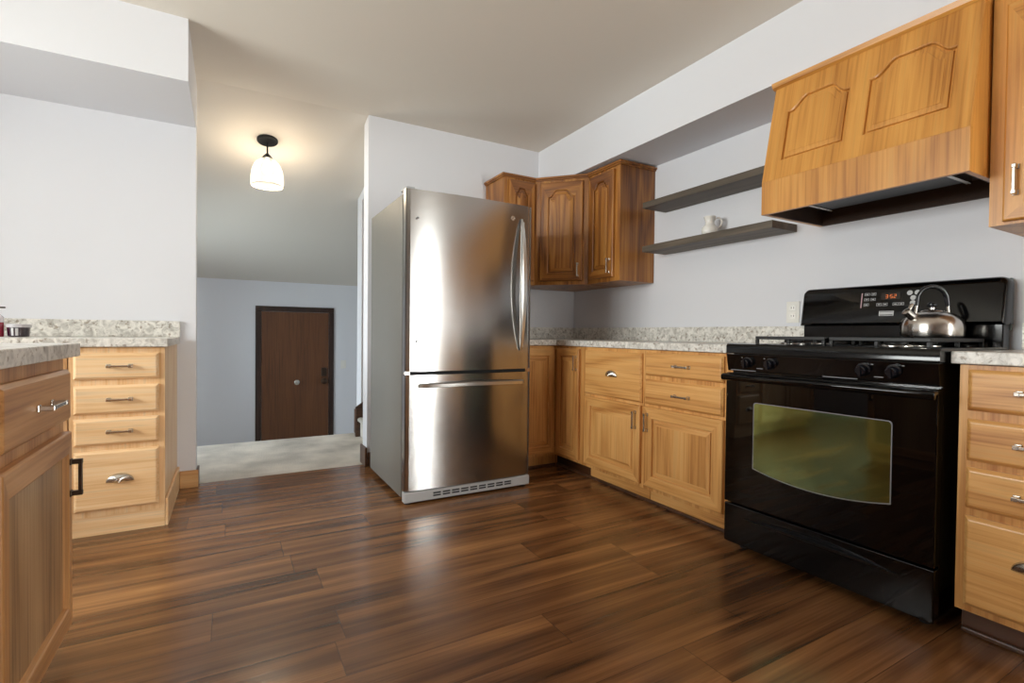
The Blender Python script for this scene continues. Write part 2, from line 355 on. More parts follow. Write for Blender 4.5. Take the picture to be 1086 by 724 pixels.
m = MB(); y1 = 4.745-(BY+TH+.01); m.prism([(-.02, .0), (-.02, .27), (1.7, 1.45), (1.7, .0)], y1-.028, y1-.002, 'y'); m.build('skirt_board', TRIMDARK, st)
S('baseboard_stair', MB().box(1.048, 1.068, 4.752, LY+.012, 0, .225), TRIMDARK)
S('baseboard_landing_right', MB().box(.848, .863, BY-.015, BY+TH+.012, 0, .135), TRIMDARK, bevel=.003)
S('baseboard_landing_left', MB().box(-.178, -.166, BY+.006, BY+TH, 0, .10), TRIMDARK, bevel=.002)
S('baseboard_left', MB().box(-.262, -.166, BY-.017, BY-.002, 0, .105), TRIMOAK, bevel=.003)
S('baseboard_right', MB().box(.866, 1.72, BY-.017, BY-.002, 0, .10), TRIMDARK, bevel=.003)
# entry door
S('trim_3', MB().box(dx0-.07, dx0, HY1-.02, HY1-.001, HZ, 1.235).box(dx1, dx1+.07, HY1-.02, HY1-.001, HZ, 1.235).box(dx0-.07, dx1+.07, HY1-.021, HY1-.001, 1.235, 1.305), CASEWOOD, bevel=.004)
dr = S('door_1', MB().box(dx0+.003, dx1-.003, HY1-.012, HY1-.001, HZ+.005, 1.232), DOORWOOD)
def disc_knob(mb, c, r, d):   # knob pointing to -y
    prof = [(r*.9, 0), (r*.9, .006), (r*.4, .01), (r*.35, d*.4), (r, d*.6), (r, d*.85), (r*.5, d)]
    L = [[(c[0]+q*math.cos(2*PI*i/20), c[1]-h, c[2]+q*math.sin(2*PI*i/20)) for i in range(20)] for q, h in prof]
    mb.loops(L)
m = MB(); disc_knob(m, (.82, HY1-.012, .255), .036, .06); m.build('door_knob', NICKEL, dr, smooth=40)
m = MB(); m.box(1.145, 1.215, HY1-.04, HY1-.012, .33, .45); m.build('keypad_lock', BRONZE, dr, bevel=.008)
m = MB(); disc_knob(m, (1.18, HY1-.012, .26), .042, .07); m.build('door_knob', BRONZE, dr, smooth=40)
m.bm = None
sw = thing('light_switch', 'white rocker light switch on the entry wall right of the brown door', 'switch', (1.452, HY1-.001, .49))
MB().box(-.038, .038, -.007, 0, -.06, .06).build('cover_plate', WHITEPL, sw, bevel=.003)
MB().box(-.017, .017, -.011, -.007, -.034, .034).build('rocker', PORC, sw, bevel=.002)
ol = thing('power_outlet', 'white wall outlet beside the black stove backguard', 'outlet', (WX-.001, 1.638, 1.10), -PI/2)
MB().box(-.036, .036, -.006, 0, -.058, .058).build('cover_plate', WHITEPL, ol, bevel=.002)
for z in (-.022, .022):
    f = MB().box(-.017, .017, -.009, -.006, z-.015, z+.015).build('socket', PORC, ol, bevel=.003)
    MB().box(-.008, -.005, -.0095, -.009, z-.004, z+.007).box(.005, .008, -.0095, -.009, z-.004, z+.007).build('slot', DARKGAP, f)
# outside
GRASS = plain('lawn_grass', (96, 140, 60), 0.9, bump=1, bscale=40, var=0.25)
S('ground', MB().box(-30, 30, -30, -3.2, -.95, -.9).box(-30, -3, -3.2, 30, -.95, -.9), GRASS)

# ================================================================= cabinet parts
def arch_s(t, flat):
    if not flat: return 0
    a = min(1, max(0, (1-abs(t)-.10)/.52)); return a*a*(3-2*a)
def door_mesh(mb, w_, h_, sl=.055, sr=None, rb=.055, rt_=.055, arch=0, t=.02, raised=True, ox=0, oz=0, N=32, groove=.011, bev=.022, flush=False):
    """frame-and-panel door, front towards -y, back at y=0"""
    sr = sl if sr is None else sr
    u0, u1, z0, z1 = sl, w_-sr, rb, h_-rt_
    def opening(o):
        pts = [(u0+o, z0+o), (u1-o, z0+o)]
        for i in range(N+1):
            u = lerp(u1-o, u0+o, i/N); tt = lerp(1, -1, i/N)
            pts.append((u, z1-o-arch+arch*arch_s(tt, arch)))
        return pts
    def outer(o):
        pts = [(o, o), (w_-o, o)]
        for i in range(N+1): pts.append((lerp(w_-o, o, i/N), h_-o))
        return pts
    L = []
    def put(pts, y): L.append([(ox+a, y, oz+b) for a, b in pts])
    put(outer(0), 0)
    if flush: put(outer(0), -t)
    else: put(outer(0), -t+.006); put(outer(.002), -t+.002); put(outer(.006), -t)
    put(opening(0), -t); put(opening(.004), -t+.003); put(opening(.006), -t+groove+.002)
    if raised:
        put(opening(.013), -t+groove+.002); put(opening(.0145), -t+.006); put(opening(.0145+bev), -t+.003); put(opening(.0155+bev), -t+.0015)
    mb.loops(L, mis=lambda i: 0 if i in (1, N+2) else 1)
    for f in mb.bm.faces:
        if len(f.verts) > 6: f.material_index = 0
    return mb
def slab_mesh(mb, w_, h_, t=.02, bev=.012, ox=0, oz=0):
    L = []
    for o, y in ((0, 0), (0, -t+.011), (.003, -t+.008), (bev-.002, -t+.001), (bev+.002, -t)):
        L.append([(ox+o, y, oz+o), (ox+w_-o, y, oz+o), (ox+w_-o, y, oz+h_-o), (ox+o, y, oz+h_-o)])
    return mb.loops(L)
def bar_pull(parent, c, vertical=False, length=.10, mat=None, proj=.028, th=.0095):
    m = MB(); h = length/2
    def bx(a0, a1, y0, y1, b0, b1):
        if vertical: m.box(c[0]+b0, c[0]+b1, y0, y1, c[1]+a0, c[1]+a1)
        else: m.box(c[0]+a0, c[0]+a1, y0, y1, c[1]+b0, c[1]+b1)
    y = c[2]
    bx(-h, h, y-proj, y-proj+th, -th/2, th/2)
    for s in (-1, 1):
        bx(s*(h-.006)-.007, s*(h-.006)+.007, y-proj-.001, y, -.0065, .0065)
        bx(s*(h-.006)-.009, s*(h-.006)+.009, y-.005, y, -.009, .009)
    return m.build('handle', mat or NICKEL, parent, bevel=.0018)
def cup_pull(parent, c, w_=.108, h_=.040, d=.026, mat=None):
    L = []; n = 20
    for j in range(9):
        a = j/8*PI*.5
        ring = []
        for i in range(n+1):
            th_ = i/n*PI
            ring.append((c[0]+w_/2*math.cos(th_)*math.cos(a), c[2]-d*math.sin(a)*(.35+.65*math.sin(th_)) , c[1]-h_*.35+h_*math.sin(th_)*math.cos(a)*(1 if True else 1)))
        L.append(ring)
    m = MB(); m.loops(L, closed=False, cap0=False, cap1=False)
    o = m.build('handle', mat or NICKEL, parent, smooth=60)
    s = o.modifiers.new('solid', 'SOLIDIFY'); s.thickness = .0025
    return o
def add_front(root, kind, u0, u1, z0, z1, mat, pull=None, arch=0, sl=.055, name=None, panelmat=None, t=.02, rail=None, **kw):
    m = MB()
    if kind == 'drawer': slab_mesh(m, u1-u0, z1-z0, t=t, ox=u0, oz=z0)
    else: door_mesh(m, u1-u0, z1-z0, sl=sl, rb=rail or sl, rt_=rail or sl, arch=arch, ox=u0, oz=z0, t=t, **kw)
    if kind == 'drawer': mats = [mat[1], mat[0]]
    else: mats = mat
    o = m.build('drawer' if kind == 'drawer' else 'door', mats, root, loc=(0, -.0005, 0))
    if pull:
        k = pull[0]; pu, pz = pull[1], pull[2]; mt = pull[3] if len(pull) > 3 else None
        if k == 'cup': cup_pull(o, (pu, pz, -t), mat=mt)
        else: bar_pull(o, (pu, pz, -t), vertical=(k == 'v'), mat=mt, length=.10 if len(pull) < 5 else pull[4], proj=.028 if len(pull) < 6 else pull[5])
    return o
def face_frame(mb, width, z0, z1, holes, y0=0, y1=.018):
    """plate around the openings: stiles and rails between the given rectangles"""
    us = sorted({0, width} | {h[0] for h in holes} | {h[1] for h in holes}); zs = sorted({z0, z1} | {h[2] for h in holes} | {h[3] for h in holes})
    for i in range(len(us)-1):
        for j in range(len(zs)-1):
            uc, zc = (us[i]+us[i+1])/2, (zs[j]+zs[j+1])/2
            if any(h[0] < uc < h[1] and h[2] < zc < h[3] for h in holes): continue
            mb.box(us[i], us[i+1], y0, y1, zs[j], zs[j+1])
def base_cab(label, loc, rz, width, fronts, mat, depth=.60, z0=.09, z1=.882, kick=None, kick_in=.055, name='base_cabinet', kd=0, group=None):
    r = thing(name, label, 'cabinet', loc, rz, group)
    MB().box(0, width, .0185, depth, z0, z1).build('body', mat[0], r, bevel=.001)
    ff = MB(); face_frame(ff, width, z0, z1, [(a[1]+.012, a[2]-.012, a[3]+.012, a[4]-.012) for a in fronts]); ff.build('face_frame', mat[0], r)
    MB().box(.001, width-.001, kick_in, depth, 0, z0-.0005).build('toe_kick', kick or mat[1], r)
    for a in fronts:
        k = dict(a[6]) if len(a) > 6 else {}
        add_front(r, a[0], a[1], a[2], a[3], a[4], mat, a[5], **k)
    return r
FX = 2.07; RZ = -PI/2          # right run: face at x = 2.07, u = y0 - y
def U(y0, y): return y0 - y
# corner base cabinet with two doors meeting in the inner corner
c0 = 3.01
r = thing('corner_base_cabinet', 'honey oak corner base cabinet with two narrow doors between fridge and drawer run', 'cabinet', (FX, c0, 0), RZ)
# local: u = c0-y (right), y_local = x-FX (depth)
m = MB(); m.box(0, .34, .0185, .61, .09, .882); m.box(-.63, -.0185, -.35, .61, .09, .882); m.box(-.0185, 0, .0185, .61, .09, .882); m.build('body', OAK[0], r)
ff = MB(); face_frame(ff, .34, .09, .882, [(.04, .26, .14, .85)])
ff.build('face_frame', OAK[0], r)
MB().box(-.0185, 0, -.345, .018, .09, .882).build('face_frame', OAK[0], r)
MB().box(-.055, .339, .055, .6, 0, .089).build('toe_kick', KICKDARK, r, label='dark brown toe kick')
MB().box(-.6, -.0555, -.345, .6, 0, .089).build('toe_kick', OAK[0], r)
o = add_front(r, 'door', .022, .288, .112, .867, OAK, ('v', .26, .77), sl=.05)
# the door facing the camera on the back leg
m = MB(); door_mesh(m, .30, .755, sl=.05, rb=.055, rt_=.055)
o = m.build('door', OAK, r, loc=(-.0005, -.325, .112), rot=(0, 0, PI/2)); 
# place: door front must face world -y  (local +u)
base_cab('honey oak base cabinet with one deep drawer and cup pull over a door', (FX, 2.668, 0), RZ, .548,
         [('drawer', .010, .535, .578, .862, ('cup', .278, .722)), ('door', .012, .530, .112, .560, ('v', .495, .475))], OAK)
base_cab('honey oak base cabinet with two drawers over a door, left of the stove', (FX, 2.118, 0), RZ, .589,
         [('drawer', .014, .530, .740, .868, ('h', .285, .802)), ('drawer', .014, .530, .578, .718, ('h', .285, .645)), ('door', .010, .535, .112, .562, ('v', .04, .475), dict(sl=.06))], OAK)
# cabinet right of the stove
dz = [(.738, .868), (.578, .711), (.426, .557), (.114, .401)]
base_cab('honey oak four-drawer base cabinet right of the stove', (FX, .703, 0), RZ, .40,
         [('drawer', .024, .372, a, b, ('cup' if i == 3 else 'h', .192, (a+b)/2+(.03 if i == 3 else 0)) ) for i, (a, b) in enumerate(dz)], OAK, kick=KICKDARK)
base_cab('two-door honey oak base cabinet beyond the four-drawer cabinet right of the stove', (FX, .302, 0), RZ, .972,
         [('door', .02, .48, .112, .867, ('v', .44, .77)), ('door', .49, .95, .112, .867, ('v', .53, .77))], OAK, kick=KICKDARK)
base_cab('honey oak base cabinet beside the camera under the right counter', (FX, -.672, 0), RZ, .90,
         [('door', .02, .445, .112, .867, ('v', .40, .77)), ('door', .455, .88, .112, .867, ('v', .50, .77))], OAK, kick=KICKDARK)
S('trim_4', MB().box(2.108, 2.124, 1.521, 3.058, 0, .018), TRIMDARK, bevel=.005)
S('trim_5', MB().box(2.108, 2.124, -1.57, .70, 0, .018), TRIMDARK, bevel=.005)
S('trim_6', MB().box(1.725, 2.10, 3.048, 3.064, 0, .016), TRIMDARK, bevel=.005)
# left drawer stack
def lx(x): return x+.64
dz = [(.733, .857), (.571, .705), (.425, .550), (.119, .398)]
lc = base_cab('pale oak drawer cabinet at the end of the far left counter', (-.64, 2.985, 0), 0, .364,
         [('drawer', .018, .340, a, b, ('cup' if i == 3 else 'h', .190, (a+b)/2+(.004 if i == 3 else 0), NICKEL, .095)) for i, (a, b) in enumerate(dz)], PALE, depth=.66, kick_in=.004, z1=.882)
MB().box(.365, .377, .002, .66, 0, .135).build('side_trim', PALE[1], lc, bevel=.003)
base_cab('pale oak base cabinet behind the foreground cabinet, mostly hidden by it', (-1.64, 2.985, 0), 0, .995,
         [('door', .02, .48, .11, .86, ('v', .45, .76)), ('door', .50, .975, .11, .86, ('v', .53, .76))], PALE, depth=.66)
# foreground cabinet, faces +x
fg = base_cab('brown oak base cabinet in the left foreground with a drawer over a flat-panel door', (-.43, 1.40, 0), PI/2, .55,
         [('drawer', .012, .535, .698, .848, ('h', .285, .772, NICKEL, .118, .033), dict(t=.022)),
          ('door', .012, .540, .085, .664, ('v', .517, .53, BRONZE, .105), dict(sl=.035, rail=.06, raised=False, t=.022, groove=.012))], FGOAK, depth=.6, z1=.883)
for ch in fg.children:
    if ch.name.startswith('door'):
        ch.data.materials.append(FGPLY)
        for p_ in ch.data.polygons:
            if len(p_.vertices) > 6: p_.material_index = 2
base_cab('brown oak base cabinet beside the camera, left of the foreground drawer cabinet', (-.43, .60, 0), PI/2, .798,
         [('drawer', .012, .78, .698, .848, ('h', .4, .772)), ('door', .012, .39, .085, .664, ('v', .36, .53, BRONZE)), ('door', .40, .78, .085, .664, ('v', .43, .53, BRONZE))], FGOAK, depth=.6, z1=.883)

# ================================================================= counters
CB, CT = .885, .925
m = MB(); m.prism([(2.05, 1.529), (WX-.002, 1.529), (WX-.002, BY-.002), (1.715, BY-.002), (1.715, 2.985), (2.05, 2.985)], CB, CT, 'z')
ct = tag(m.build('countertop', GRANITE, bevel=.004), 'pale granite-look L-shaped countertop between the fridge and the stove', 'countertop')
MB().box(WX-.022, WX-.0025, 1.532, BY-.022, CT+.0005, 1.022).build('backsplash', GRANITE, ct, bevel=.002)
MB().box(1.715, WX-.0025, BY-.022, BY-.003, CT+.0005, 1.022).build('backsplash', GRANITE, ct, bevel=.002)
m = MB().box(2.05, WX-.002, -1.57, .722, CB, CT)
ct = tag(m.build('countertop', GRANITE, bevel=.004), 'pale granite-look countertop right of the black stove', 'countertop')
MB().box(WX-.022, WX-.0025, -1.57, .722, CT+.0005, 1.03).build('backsplash', GRANITE, ct, bevel=.002)
m = MB().box(-1.70, -.262, 2.955, BY-.002, CB, CT)
ct = tag(m.build('countertop', GRANITE, bevel=.004), 'pale granite-look countertop on the far left drawer cabinet', 'countertop')
MB().box(-1.70, -.260, BY-.022, BY-.003, CT+.0005, 1.02).build('backsplash', GRANITE, ct, bevel=.002)
m = MB().box(-1.10, -.397, .58, 1.985, CB, CT)
tag(m.build('countertop', GRANITE, bevel=.003), 'pale granite-look countertop in the left foreground', 'countertop')

# ================================================================= upper cabinets
UB, UT = 1.345, 2.163
def upper_parts(root, width, depth, mat, fronts, crown=True):
    MB().box(0, width, .0185, depth, UB, UT).build('body', mat[0], root, bevel=.001)
    ff = MB(); face_frame(ff, width, UB, UT, [(a[0]+.012, a[1]-.012, a[2]+.012, a[3]-.012) for a in fronts]); ff.build('face_frame', mat[0], root)
    for a in fronts:
        add_front(root, 'door', a[0], a[1], a[2], a[3], mat, a[4], arch=a[5], sl=a[6])
def crown(mb, path, out=.02):
    pass
# C: faces -x
uc = thing('wall_cabinet', 'amber oak wall cabinet with one narrow arched door, nearest the shelves', 'cabinet', (2.36, 3.03, 0), RZ)
upper_parts(uc, .35, .328, DARKOAK, [(.022, .300, UB+.03, UT-.035, ('v', .262, 1.455), .045, .055)])
m = MB(); m.prism([(0, -.020), (.371, -.020), (.371, .326), (.35, .326), (.35, 0), (0, 0)], UT-.004, UT+.012, 'z'); m.prism([(0, -.012), (.362, -.012), (.362, .326), (.35, .326), (.35, 0), (0, 0)], UT-.014, UT-.004, 'z'); m.box(0, .35, 0, .326, UT+.0005, UT+.012); m.build('crown_moulding', DARKOAK[1], uc, bevel=.002)
# B: diagonal corner, from (2.36,3.03) to (2.08,3.345)
A_ = Vector((2.08, 3.34)); B_ = Vector((2.36, 3.032)); dd = B_-A_; wd = dd.length; ang = math.atan2(dd.y, dd.x)
ub = thing('corner_wall_cabinet', 'amber oak diagonal corner wall cabinet with an arched door', 'cabinet', (A_.x, A_.y, 0), ang)
def loc2(x, y):
    v = Vector((x-A_.x, y-A_.y)); return (v.x*math.cos(ang)+v.y*math.sin(ang), -v.x*math.sin(ang)+v.y*math.cos(ang))
poly = [(0.0, .0185), (wd, .0185), loc2(2.36+.012, 3.032+.001), loc2(WX-.002, 3.032+.001), loc2(WX-.002, BY-.002), loc2(2.081, BY-.002), loc2(2.081, 3.34+.014)]
poly = [(.012, .0185), (wd-.012, .0185), loc2(WX-.002, 3.034), loc2(WX-.002, BY-.002), loc2(2.082, BY-.002)]
MB().prism(poly, UB, UT, 'z').build('body', DARKOAK[0], ub)
ff = MB(); face_frame(ff, wd, UB, UT, [(.057, wd-.052, UB+.04, UT-.045)], y0=.0, y1=.018); ff.build('face_frame', DARKOAK[0], ub)
add_front(ub, 'door', .045, wd-.04, UB+.028, UT-.035, DARKOAK, ('v', wd-.075, 1.455), arch=.05, sl=.06)
m = MB(); m.box(0, wd, -.020, .0, UT-.004, UT+.012); m.box(0, wd, -.012, 0, UT-.014, UT-.004); m.prism(poly, UT+.0005, UT+.012, 'z'); m.build('crown_moulding', DARKOAK[1], ub, bevel=.002)
# A: faces -y
ua = thing('wall_cabinet', 'amber oak wall cabinet partly hidden behind the fridge', 'cabinet', (1.80, 3.34, 0), 0)
upper_parts(ua, .278, .308, DARKOAK, [(.035, .262, UB+.03, UT-.03, ('v', .06, 1.455), .045, .055)])
m = MB(); m.prism([(.278, -.020), (-.02, -.020), (-.02, .306), (0, .306), (0, 0), (.278, 0)], UT-.004, UT+.012, 'z'); m.prism([(.278, -.012), (-.012, -.012), (-.012, .306), (0, .306), (0, 0), (.278, 0)], UT-.014, UT-.004, 'z'); m.box(0, .278, 0, .306, UT+.0005, UT+.012); m.build('crown_moulding', DARKOAK[1], ua, bevel=.002)
# right of the hood
ur = thing('wall_cabinet', 'golden oak wall cabinet right of the range hood', 'cabinet', (2.36, .732, 0), RZ)
MB().box(0, .78, .0185, .328, UB+.02, UT+.02).build('body', HOODOAK[0], ur)
ff = MB(); face_frame(ff, .78, UB+.02, UT+.02, [(.06, .36, UB+.06, UT-.07), (.42, .72, UB+.06, UT-.07)]); ff.build('face_frame', HOODOAK[0], ur)
add_front(ur, 'door', .040, .375, UB+.03, UT-.04, HOODOAK, ('v', .075, 1.51), arch=.05, sl=.055)
add_front(ur, 'door', .385, .740, UB+.03, UT-.04, HOODOAK, ('v', .70, 1.51), arch=.05, sl=.055)

ur = thing('wall_cabinet', 'golden oak wall cabinet farthest right, beside the camera', 'cabinet', (2.36, -.05, 0), RZ)
MB().box(0, 1.52, .0185, .328, UB+.02, UT+.02).build('body', HOODOAK[0], ur)
ff = MB(); face_frame(ff, 1.52, UB+.02, UT+.02, []); ff.build('face_frame', HOODOAK[0], ur)
for k in range(4):
    add_front(ur, 'door', .03+.37*k, .385+.37*k, UB+.03, UT-.04, HOODOAK, ('v', (.07 if k % 2 else .345)+.37*k, 1.51), arch=.05, sl=.055)

# ================================================================= range hood (wood canopy)
hy0, hy1 = .736, 1.505; hw = hy1-hy0
hd = thing('range_hood', 'golden oak range hood canopy with two arched panels above the stove', 'range hood', (2.20, hy1, 0), RZ)
# local: u = hy1-y, y = x-2.2
HB, HK, HT = 1.54, 1.692, 2.165; tx = .10; dpt = WX-2.20-.002
MB().box(0, hw, 0, .018, HB, HK).build('apron_board', HOODOAK[0], hd)
sl_len = math.hypot(HT-HK, tx); tilt = math.atan2(tx, HT-HK)
m = MB(); hf = hw/2
door_mesh(m, hf, sl_len, sl=.075, sr=.035, rb=.088, rt_=.095, arch=.055, t=.02, N=40, groove=.011, bev=.02, flush=True)
door_mesh(m, hf, sl_len, sl=.035, sr=.062, rb=.088, rt_=.095, arch=.055, t=.02, ox=hf, N=40, groove=.011, bev=.02, flush=True)
o = m.build('front_panel', [HOODOAK[0], HOODOAK[0]], hd, loc=(0, .0198, HK-.0036), rot=(-tilt, 0, 0))
side = [(.018, HB), (.0185, HK), (tx+.02, HT), (dpt, HT), (dpt, HB)]
for a, b in ((.0005, .018), (hw-.018, hw-.0005)):
    MB().prism([(p[0], p[1]) for p in side], a, b, 'x').build('side_panel', HOODOAK[0], hd)
BROWN = plain('unfinished_brown', (58, 38, 24), 0.7)
for a, b in ((.0182, .024), (hw-.024, hw-.0182)): MB().box(a, b, .019, dpt-.019, HB+.001, HB+.074).build('liner', BROWN, hd)
MB().box(.018, hw-.018, dpt-.018, dpt, HB+.0, HB+.09).build('back_rail', BROWN, hd)
MB().box(.0185, hw-.0185, .019, dpt-.019, HB+.075, HB+.087).build('liner', BROWN, hd)
m = MB(); m.box(.12, hw-.12, .06, .36, HB+.048, HB+.074); vi = m.build('vent_insert', plain('vent_dark_metal', (40, 42, 44), 0.35, 0.7), hd, bevel=.003)
for u in (.115, hw-.13): MB().box(u, u+.015, .05, .37, HB+.043, HB+.075).build('vent_rim', NICKEL, vi)
m = MB(); m.prism([(tx-.004, HT-.012), (tx-.016, HT-.004), (tx-.022, HT+.016), (tx+.12, HT+.016), (tx+.12, HT-.012)], -.012, hw, 'x'); m.build('crown_moulding', HOODOAK[1], hd)

# ================================================================= shelves and jug
for nm, z0, z1, lab in (('u', 1.832, 1.872, 'upper grey-brown floating wooden shelf, empty'), ('l', 1.535, 1.575, 'lower grey-brown floating wooden shelf, holding the white jug')):
    m = MB().box(0, .95, 0, .218, 0, z1-z0)
    o = tag(m.build('floating_shelf', SHELFWOOD, bevel=.001, loc=(2.47, 2.576, z0), rot=(0, 0, RZ)), lab, 'shelf')
jx, jy = 2.575, 2.105
jg = thing('jug', 'small white porcelain jug on the lower shelf', 'jug', (jx, jy, 1.576), -YAW); jg.scale = (1.22, 1.22, 1.12)
prof = [(.026, 0), (.030, .003), (.038, .02), (.040, .035), (.036, .05), (.025, .062), (.021, .072), (.022, .085), (.026, .10), (.029, .108), (.026, .108), (.020, .09), (.018, .075), (.001, .07)]
MB().lathe(prof, 36).build('jug_body', PORC, jg, smooth=50)
m = MB(); m.tube([(.022, 0, .088), (.030, 0, .100), (.044, 0, .104), (.056, 0, .096), (.061, 0, .080), (.056, 0, .062), (.046, 0, .050), (.037, 0, .042)], .0038); m.build('handle', PORC, jg, smooth=60)

# ================================================================= refrigerator
fx0, fx1, fyb = .848, 1.662, 3.48
W_ = fx1-fx0
fr = thing('refrigerator', 'stainless steel bottom-freezer refrigerator with grey sides', 'refrigerator', (fx0, 2.70, 0))
MB().box(.0, W_, .075, fyb-2.70, .03, 1.745).build('case', GREYCASE, fr, bevel=.004)
MB().box(.01, W_-.01, .055, .076, .085, 1.74).build('gasket', DARKGAP, fr)
def fdoor(z0, z1):
    pts = []; n = 40; sag = .016
    pts += [(0.0, .058), (0.0, .012)]
    for i in range(n+1):
        t = i/n; x = lerp(.006, W_-.006, t); e = 0
        y = sag*(2*t-1)**2
        d = min(t, 1-t)*W_
        if d < .02: y += .010*((.02-d)/.02)**2
        pts.append((x, y-.004))
    pts += [(W_, .012+.006), (W_, .058)]
    m = MB(); m.prism(pts, z0, z1, 'z'); return m
d1 = fdoor(.748, 1.765).build('door', STEEL, fr, smooth=25, label='upper stainless fridge door')
d2 = fdoor(.078, .728).build('freezer_drawer', STEEL, fr, smooth=25, label='stainless freezer drawer front')
# upper handle: straight foot strip and bowed bar
hx = .735
n = 24; L = []
for i in range(n+1):
    t = i/n; z = lerp(.862, 1.678, t); b = math.sin(PI*t)**.75*.055
    wv = .006+.010*math.sin(PI*t)**.6; th_ = .004+.010*math.sin(PI*t)**.5
    yc = -.0005-b; x0 = hx-.010*math.sin(PI*t)
    L.append([(x0-wv, yc, z), (x0-wv*.7, yc-th_, z), (x0+wv*.7, yc-th_, z), (x0+wv, yc, z)])
m = MB(); m.loops(L); m.build('handle', plain('handle_steel', (214, 212, 208), 0.28, 1), d1, smooth=50)
HST = bpy.data.materials['handle_steel']
m = MB(); m.prism([(hx+.016-.007, 0), (hx+.016+.007, 0), (hx+.016+.007, 0), (hx+.016-.007, 0)][:2] + [(hx+.023, .02), (hx+.009, .02)], .88, 1.66, 'z') if False else m.box(hx+.004, hx+.018, -.006, .004, .88, 1.66)
m.build('handle_mount', HST, d1, bevel=.003)
n = 24; L = []
for i in range(n+1):
    t = i/n; x = lerp(.075, .765, t); b = .012+math.sin(PI*t)**.5*.036
    yb = .016*(2*x/W_-1)**2-.004
    z = .672-.006*(1-math.sin(PI*t))
    if i in (0, n): b = .002
    L.append([(x, yb-b+.010, z-.013), (x, yb-b-.002, z-.010), (x, yb-b-.004, z+.008), (x, yb-b+.010, z+.013)])
m = MB(); m.loops(L); m.build('handle', HST, d2, smooth=50)
for i in range(2):
    z = (.917, 1.604)[i]; m = MB(); c = (.064, .004, z)
    m.loops([[(c[0]+q*math.cos(2*PI*k/14), c[1]-h-.006, c[2]+q*math.sin(2*PI*k/14)) for k in range(14)] for q, h in ((.006, -.006), (.006, .002), (.003, .004))])
    m.build('hole_plug', LINEM, d1)
lg = MB(); c = (.672, -.004+.006, 1.676)
lg.loops([[(c[0]+q*math.cos(2*PI*k/24), c[1]-h, c[2]+q*math.sin(2*PI*k/24)) for k in range(24)] for q, h in ((.014, 0), (.014, .004), (.011, .004), (.010, .0025))])
lo = lg.build('emblem', NICKEL, d1, label='small round emblem')
MB().tube([(c[0]-.005, c[1]-.0035, c[2]-.004), (c[0]-.001, c[1]-.0035, c[2]+.005), (c[0]+.001, c[1]-.0035, c[2]-.003), (c[0]+.005, c[1]-.0035, c[2]+.004)], .0012, 6).build('emblem_mark', DARKGAP, lo)
# hinge cap, base grille
MB().box(.004, .055, .02, .13, 1.766, 1.778).build('hinge_cover', GREYPL, fr, bevel=.004)
MB().box(.004, .035, .03, .07, .729, .747).build('hinge_cover', NICKEL, fr)
g = MB(); g.box(.0, W_, .006, .055, .012, .072); gb = g.build('base_grille', GREYPL, fr, bevel=.006)
m = MB()
for k in range(9):
    x = .17+k*.058
    for z in (.032, .046): m.box(x, x+.046, .0045, .0062, z, z+.008)
m.build('vent_slot', DARKGAP, gb)
for x in (.03, W_-.03):
    m = MB(); m.lathe([(.018, 0), (.018, .013)], 16, (x, .04, 0)); m.build('foot', DARKGAP, fr)

# ================================================================= gas range
ry0, ry1 = .728, 1.512; rw = ry1-ry0
rg = thing('gas_range', 'black freestanding gas range with oven window and backguard', 'stove', (1.975, ry1, 0), RZ+.02)
# local: u = ry1-y ; y = x-1.985
MB().box(.004, rw-.004, .045, .675, .03, .888).build('body', BLACKM, rg, bevel=.003)
m = MB(); m.prism([(.0, .889), (.0, .922), (.006, .931), (.03, .934), (.60, .934), (.60, .889)], 0, rw, 'x'); m.build('cooktop', BLACKM, rg, smooth=40)
# sloped control panel
m = MB(); m.prism([(.012, .810), (-.002, .886), (.05, .886), (.05, .810)], .002, rw-.002, 'x'); cp = m.build('control_panel', BLACKM, rg, bevel=.002)
m = MB()
for u in (.02, .42): MB().box(u, u+.12, .0075, .0125, .8135, .8165).build('trim_line', LINEM, cp)
def knob(u, z):
    m = MB(); pr_ = [(.024, 0), (.024, .004), (.019, .008), (.0175, .026), (.014, .029)]
    L = [[(q*math.cos(2*PI*k/24), -h, q*math.sin(2*PI*k/24)) for k in range(24)] for q, h in pr_]
    m.loops(L); m.box(-.0045, .0045, -.036, -.018, -.019, .019)
    o = m.build('knob', KNOBM, cp, smooth=40, loc=(u, .004, z), rot=(.17, 0, 0)); return o
for y in (1.405, 1.30, .95, .856):
    u = ry1-y; knob(u, .852)
    MB().box(u-.031, u-.024, .0005, .0035, .871, .879).build('knob_marking', MARK, cp) if y > 1.1 else MB().box(u+.024, u+.032, .0005, .0035, .871, .879).build('knob_marking', MARK, cp)
for y in (1.352, .903):
    MB().box(ry1-y-.014, ry1-y+.014, .006, .0095, .826, .829).build('knob_marking', LINEM, cp)
